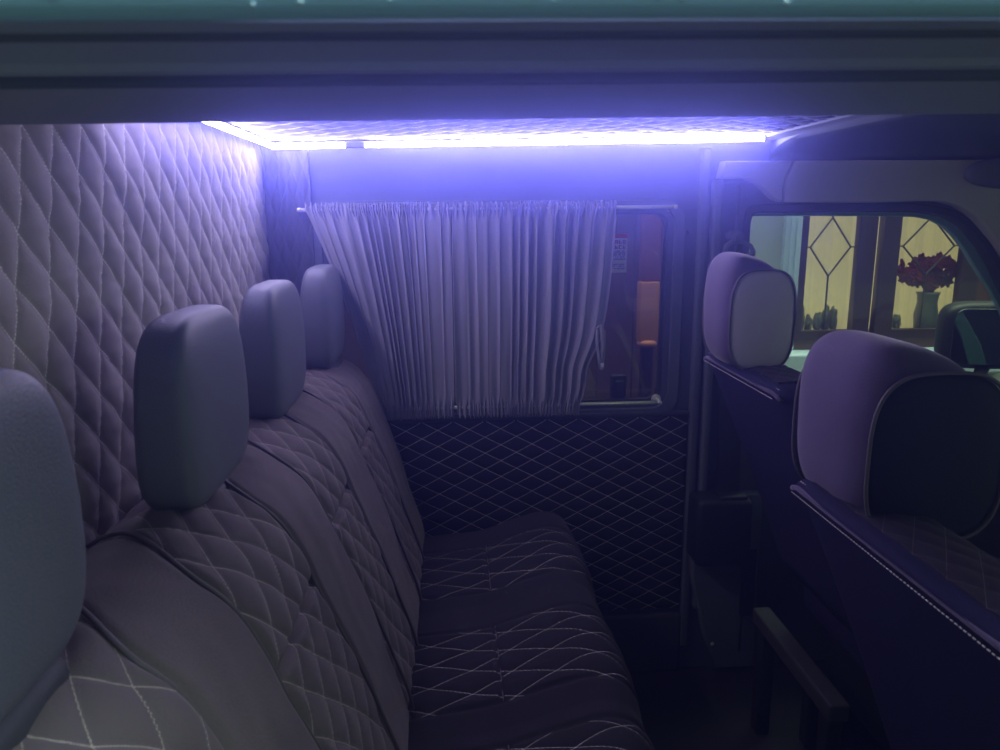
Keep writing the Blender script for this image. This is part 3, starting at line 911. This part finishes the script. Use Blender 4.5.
    for sg in (-1, 1):
        bm = bmesh.new()
        pillow(bm, (0, 0, 0), (hw*0.455, hh*0.42, 0.012), 0.62, 0.9, 48, 14)
        bmesh.ops.rotate(bm, cent=(0, 0, 0), matrix=Matrix.Rotation(R(90), 3, 'X'), verts=bm.verts)
        bmesh.ops.translate(bm, vec=(cx_+0.010, hy+sg*hyw*(0.89 if sg < 0 else 0.76), cz_-0.016), verts=bm.verts)
        o = build('side_pad', bm, side_mat, None, True); o.parent = h; o.location = -(h.location + root.location)
        bm = bmesh.new(); pts = []
        for k in range(49):
            a = 2*math.pi*k/48
            pts.append((cx_+0.010+hw*0.458*spow(math.cos(a), 0.62), hy+sg*hyw*(0.935 if sg < 0 else 0.80), cz_-0.016+hh*0.425*spow(math.sin(a), 0.62)))
        tube(bm, pts, 0.0026, 6)
        o = build('seam', bm, M_THREADD, None, True); o.parent = h; o.location = -(h.location + root.location)
    for dy in (-0.05, 0.05):
        bm = bmesh.new(); tube(bm, [(cx_+0.01, hy+dy, ztop-0.02), (cx_+0.01, hy+dy, htop-hh+0.03)], 0.006, 10)
        o = build('post', bm, M_CHROME, None, True); o.parent = h; o.location = -(h.location + root.location)
    return root
front_seat('front_seat', 'front seat farther from the open door, pale grey oval side pad on its headrest', 0.57, 0, 1.22, 1.64, 0.885,
           1.490, 0.175, 1.125, 0.530, 0.235, 0.143, M_LEATH, M_FSEAT)
front_seat('front_seat', 'front seat nearest the open door, large purple velour headrest with black side pad', 0.500, 0, 0.52, 1.035, 0.805,
           0.965, 0.235, 1.040, 0.502, 0.265, 0.200, M_LEATHD, M_FSEAT)

# crossbar of the front seat frame
fr = empty('seat_rail', (0.80, 1.3, -0.10)); tag(fr, 'dull grey metal seat rail on the cab floor behind the front seats', 'rail')
bm = bmesh.new(); box(bm, 0.745, 0.790, 1.27, 1.66, 0.185, 0.225, 0.006, 2); adopt(build('beam', bm, M_RAIL), fr)
for yy in (1.30, 1.62):
    bm = bmesh.new(); box(bm, 0.750, 0.785, yy-0.02, yy+0.02, -0.10, 0.19, 0.004); adopt(build('foot', bm, M_BLACK), fr)

# dashboard with vents, at the right edge
ds = empty('dashboard', (1.9, 1.2, -0.1)); tag(ds, 'grey dashboard seen at the edge of the picture below the wing mirror', 'dashboard')
bm = bmesh.new(); box(bm, 1.62, 2.4, 0.7, 1.86, 0.35, 0.74, 0.05, 4); adopt(build('top_pad', bm, M_TRIMD, None, True), ds)
bm = bmesh.new()
pts = [(1.50+0.02*math.cos(a), 1.50+0.16*math.cos(a), 0.74+0.15*math.sin(a)) for a in [R(k*10) for k in range(37)]]
tube(bm, pts, 0.013, 10, cap=False)
adopt(build('steering_wheel', bm, M_TRIM, None, True), ds)
bm = bmesh.new(); box(bm, 1.64, 2.3, 0.75, 1.8, -0.1, 0.36); adopt(build('console', bm, M_BLACK), ds)

# ================================================================== WING MIRROR
mr = empty('wing_mirror', (1.62, 2.14, 0.83)); tag(mr, 'black wing mirror outside the front door window', 'wing mirror')
def orient(bm, ang):
    bmesh.ops.rotate(bm, cent=(0, 0, 0), matrix=Matrix.Rotation(ang, 3, 'Z'), verts=bm.verts)
    bmesh.ops.translate(bm, vec=(1.675, 2.15, 0.820), verts=bm.verts)
bm = bmesh.new(); pillow(bm, (0, 0.035, 0), (0.150, 0.05, 0.105), 0.45, 0.45, 40, 24); orient(bm, R(-12))
adopt(build('housing', bm, M_BLACK, None, True), mr)
o = slab('mirror_glass', rrect(-0.132, 0.132, -0.086, 0.088, 0.035), [], -0.024, -0.012, M_MIRROR, bevel=0.002)
o.data.transform(Matrix.Translation((1.675, 2.15, 0.820)) @ Matrix.Rotation(R(-12), 4, 'Z')); adopt(o, mr)
bm = bmesh.new(); tube(bm, [(1.655, 2.16, 0.72), (1.61, 2.12, 0.68), (1.52, 2.03, 0.645), (1.47, 1.97, 0.63)], [0.02, 0.018, 0.016, 0.02], 10)
adopt(build('arm', bm, M_BLACK, None, True), mr)

# ================================================================== HOUSE OUTSIDE
YH = 3.40
hs = empty('house', (2.0, YH, -0.55)); tag(hs, 'rendered house wall with brown leaded windows across from the van', 'house')
gl1 = (1.660, 1.905); gl2 = (2.105, 2.420)
ZT, ZB = 1.222, 0.628
o = slab('wall', [(-3, -0.55), (6, -0.55), (6, 1.85), (-3, 1.85)], [[(1.55, 0.52), (1.55, 1.30), (2.62, 1.30), (2.62, 0.52)][::-1]], YH, YH+0.2, M_HWALL); adopt(o, hs)
# white pvc strips either side
for x0_, x1_ in ((1.545, 1.625), (2.600, 2.72)):
    bm = bmesh.new(); box(bm, x0_, x1_, YH-0.03, YH+0.03, 0.53, 1.30, 0.004); box(bm, x0_+0.022, x0_+0.034, YH-0.04, YH, 0.54, 1.18, 0.002); box(bm, x0_+0.05, x0_+0.058, YH-0.04, YH, 0.54, 1.18, 0.002)
    adopt(build('window_surround', bm, M_WHITE), hs)
bm = bmesh.new(); box(bm, 1.50, 2.68, YH-0.12, YH+0.03, 0.44, 0.555, 0.012, 3); adopt(build('sill', bm, M_WHITE), hs)
# brown frames
bm = bmesh.new()
box(bm, 1.612, 2.60, YH-0.01, YH+0.05, 0.556, 0.602, 0.004)
box(bm, 1.612, 2.60, YH-0.01, YH+0.05, 1.232, 1.30, 0.004)
box(bm, 2.505, 2.60, YH-0.01, YH+0.05, 0.556, 1.30, 0.004)
fm = build('window_frame', bm, M_BROWN2); adopt(fm, hs)
def sash(x0_, x1_, mat, wl, wr):
    o = slab('sash', [(x0_-wl, 0.600), (x1_+wr, 0.600), (x1_+wr, 1.245), (x0_-wl, 1.245)], [[(x0_, ZB+0.02), (x0_, ZT), (x1_, ZT), (x1_, ZB+0.02)][::-1]], YH-0.025, YH+0.02, mat, bevel=0.004); adopt(o, hs)
    g = slab('sash_glass', [(x0_-0.005, ZB), (x1_+0.005, ZB), (x1_+0.005, ZT+0.005), (x0_-0.005, ZT+0.005)], [], YH+0.008, YH+0.012, M_PANE); adopt(g, hs)
    cx = (x0_+x1_)/2; w = (x1_-x0_)*0.40; zc = 1.02 + 0.02; hgt = 0.135
    bm = bmesh.new(); y = YH+0.004
    P = [(cx, y, zc+hgt), (cx+w, y, zc), (cx, y, zc-hgt), (cx-w, y, zc)]
    for i in range(4): tube(bm, [P[i], P[(i+1) % 4]], 0.0042, 6)
    tube(bm, [P[0], (cx, y, ZT)], 0.0042, 6); tube(bm, [P[2], (cx, y, ZB)], 0.0042, 6)
    tube(bm, [P[1], (x1_, y, zc)], 0.0042, 6); tube(bm, [P[3], (x0_, y, zc)], 0.0042, 6)
    adopt(build('leading', bm, M_LEAD), hs)
sash(gl1[0], gl1[1], M_BROWN, 0.045, 0.085); sash(gl2[0], gl2[1], M_BROWN, 0.088, 0.09)
# pale net drape hanging behind the glass
def net(s, t):
    x = lerp(1.60, 2.58, s); z = lerp(0.60, 1.29, t)
    return ((x, YH+0.17+0.006*math.sin(x*70)+0.004*math.sin(x*133+1), z), .5, .5, 0)
_b = M_NET.node_tree.nodes['Principled BSDF']   # glow put into the net cloth to brighten the panes; no lamp behind
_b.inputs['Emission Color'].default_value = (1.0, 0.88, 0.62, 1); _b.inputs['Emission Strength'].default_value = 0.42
adopt(sheet('glowing_net_curtain', 160, 4, net, M_NET, back=lambda v: Vector((v.x, YH+0.19, v.z))), hs)
# ornaments on the inner sill
bm = bmesh.new(); box(bm, 1.60, 2.60, YH+0.05, YH+0.17, 0.60, 0.622); adopt(build('inner_sill', bm, M_BROWN2), hs)
rn = random.Random(12)
def ornament(x, h, w, lab):
    bm = bmesh.new(); yy = YH+0.105
    bmesh.ops.create_icosphere(bm, subdivisions=4, radius=1.0)
    for v in bm.verts:
        k = 1+0.45*noise.noise(v.co*1.7+Vector((x*31, 0, 5)))+0.2*noise.noise(v.co*5+Vector((x*9, 2, 5)))
        v.co = Vector((x+v.co.x*w*k, yy+v.co.y*0.022*min(k, 1.3), max(0.6225, 0.622+h/2+v.co.z*h/2*k)))
    tag(build('ornament', bm, M_STONE, None, True), '%s grey ornament on the house window sill, %s' % (('squat' if h < 0.1 else 'tall'), lab), 'ornament', 'ornaments on the house window sill')
xs = [1.675, 1.715, 1.755, 1.80, 1.84, 1.88, 2.13, 2.165, 2.205]
ol = ['first from the left in the left pane', 'second from the left in the left pane', 'third from the left in the left pane', 'fourth from the left in the left pane', 'fifth from the left in the left pane', 'last on the right of the left pane', 'leftmost in the right pane', 'middle one left of the vase', 'nearest the flower vase']
for x, lb in zip(xs, ol): ornament(x, rn.uniform(0.08, 0.15), rn.uniform(0.015, 0.019), lb)
# vase of red flowers
fv = empty('flower_vase', (2.36, YH+0.10, 0.622)); tag(fv, 'glass vase holding a bunch of dark red flowers behind the house window', 'vase of flowers')
bm = bmesh.new(); tube(bm, [(2.35, YH+0.10, z) for z in (0.622, 0.64, 0.70, 0.76, 0.80, 0.81)], [0.045, 0.05, 0.055, 0.045, 0.05, 0.055], 20)
adopt(build('vase', bm, M_VASE, None, True), fv)
bm = bmesh.new()
for k in range(26):
    a = rn.uniform(0, 6.28); r_ = rn.uniform(0.0, 0.10)
    tube(bm, [(2.35, YH+0.10, 0.79), (2.35+0.5*r_*math.cos(a), YH+0.10+0.15*r_*math.sin(a), 0.84), (2.35+r_*math.cos(a), YH+0.10+0.3*r_*math.sin(a), 0.90)], 0.004, 5)
adopt(build('stems', bm, M_LEAF), fv)
fl_bm = bmesh.new()
for k in range(14):
    a = k*2.399; r_ = 0.011*math.sqrt(k)
    mtx = Matrix.Translation((r_*0.7*math.cos(a), r_*0.7*math.sin(a), 0.006-0.001*k)) @ Matrix.Rotation(a, 4, 'Z') @ Matrix.Diagonal((1, 0.7, 0.6, 1))
    bmesh.ops.create_icosphere(fl_bm, subdivisions=1, radius=0.014, matrix=mtx)
fl_me = bpy.data.meshes.new('flower'); fl_bm.to_mesh(fl_me); fl_bm.free(); fl_me.materials.append(M_RED)
for k in range(48):
    a = rn.uniform(0, 6.28); r_ = math.sqrt(rn.random())
    x = 2.345+0.155*r_*math.cos(a); z = 0.915+0.062*r_*math.sin(a)+rn.uniform(-.008, .008)
    o = bpy.data.objects.new('flower', fl_me); COL.objects.link(o); o.location = (x, YH+0.095+rn.uniform(-0.04, 0.035), z)
    o.rotation_euler = (rn.uniform(0.6, 1.6), 0, rn.uniform(-1, 1)); adopt(o, fv)

# brown board fence beyond the rear side window and the orange post before it
bm = bmesh.new()
for k in range(16):
    x = -1.3 + k*0.145
    box(bm, x, x+0.140, 2.90, 2.925, -0.55, 1.75, 0.003)
tag(build('board_fence', bm, M_SHED), 'dark brown boarded fence seen through the tinted side window', 'fence')
ps = empty('orange_post', (0.71, 2.6, -0.55)); tag(ps, 'orange brown upright post beyond the uncovered strip of side window', 'post')
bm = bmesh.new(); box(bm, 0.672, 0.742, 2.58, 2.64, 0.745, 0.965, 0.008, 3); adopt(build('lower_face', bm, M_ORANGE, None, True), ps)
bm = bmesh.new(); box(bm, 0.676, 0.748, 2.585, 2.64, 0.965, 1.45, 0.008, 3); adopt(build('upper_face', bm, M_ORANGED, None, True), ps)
bm = bmesh.new(); pillow(bm, (0.706, 2.60, 0.742), (0.036, 0.03, 0.016), 0.8, 0.8, 24, 12); adopt(build('rounded_foot', bm, plain('orange_bright', (1.0, 0.42, 0.25), 0.5), None, True), ps)
bm = bmesh.new(); box(bm, 0.69, 0.73, 2.60, 2.64, -0.55, 0.74, 0.004); adopt(build('pole', bm, M_BROWN), ps)

# ------------------------------------------------------------------ scattering volume added to imitate lens glare round the led strip
hm = bpy.data.materials.new('glare_haze'); hm.use_nodes = True
hn = hm.node_tree.nodes; hn.clear()
ho = hn.new('ShaderNodeOutputMaterial'); hv = hn.new('ShaderNodeVolumeScatter')
hv.inputs['Color'].default_value = (0.24, 0.26, 1.0, 1); hv.inputs['Density'].default_value = HAZE; hv.inputs['Anisotropy'].default_value = GLARE_HAZE_G
hm.node_tree.links.new(hv.outputs[0], ho.inputs['Volume'])
bm = bmesh.new(); box(bm, -0.515, 2.49, -0.08, 1.895, -0.09, 1.43)
hz = build('glare_haze', bm, hm); tag(hz, 'added scattering volume imitating lens glare around the led strip', 'glare_haze', kind='stuff')

# ------------------------------------------------------------------ put the van floor at z = 0
for o in list(COL.objects):
    if o.parent is None: o.location.z += 0.10
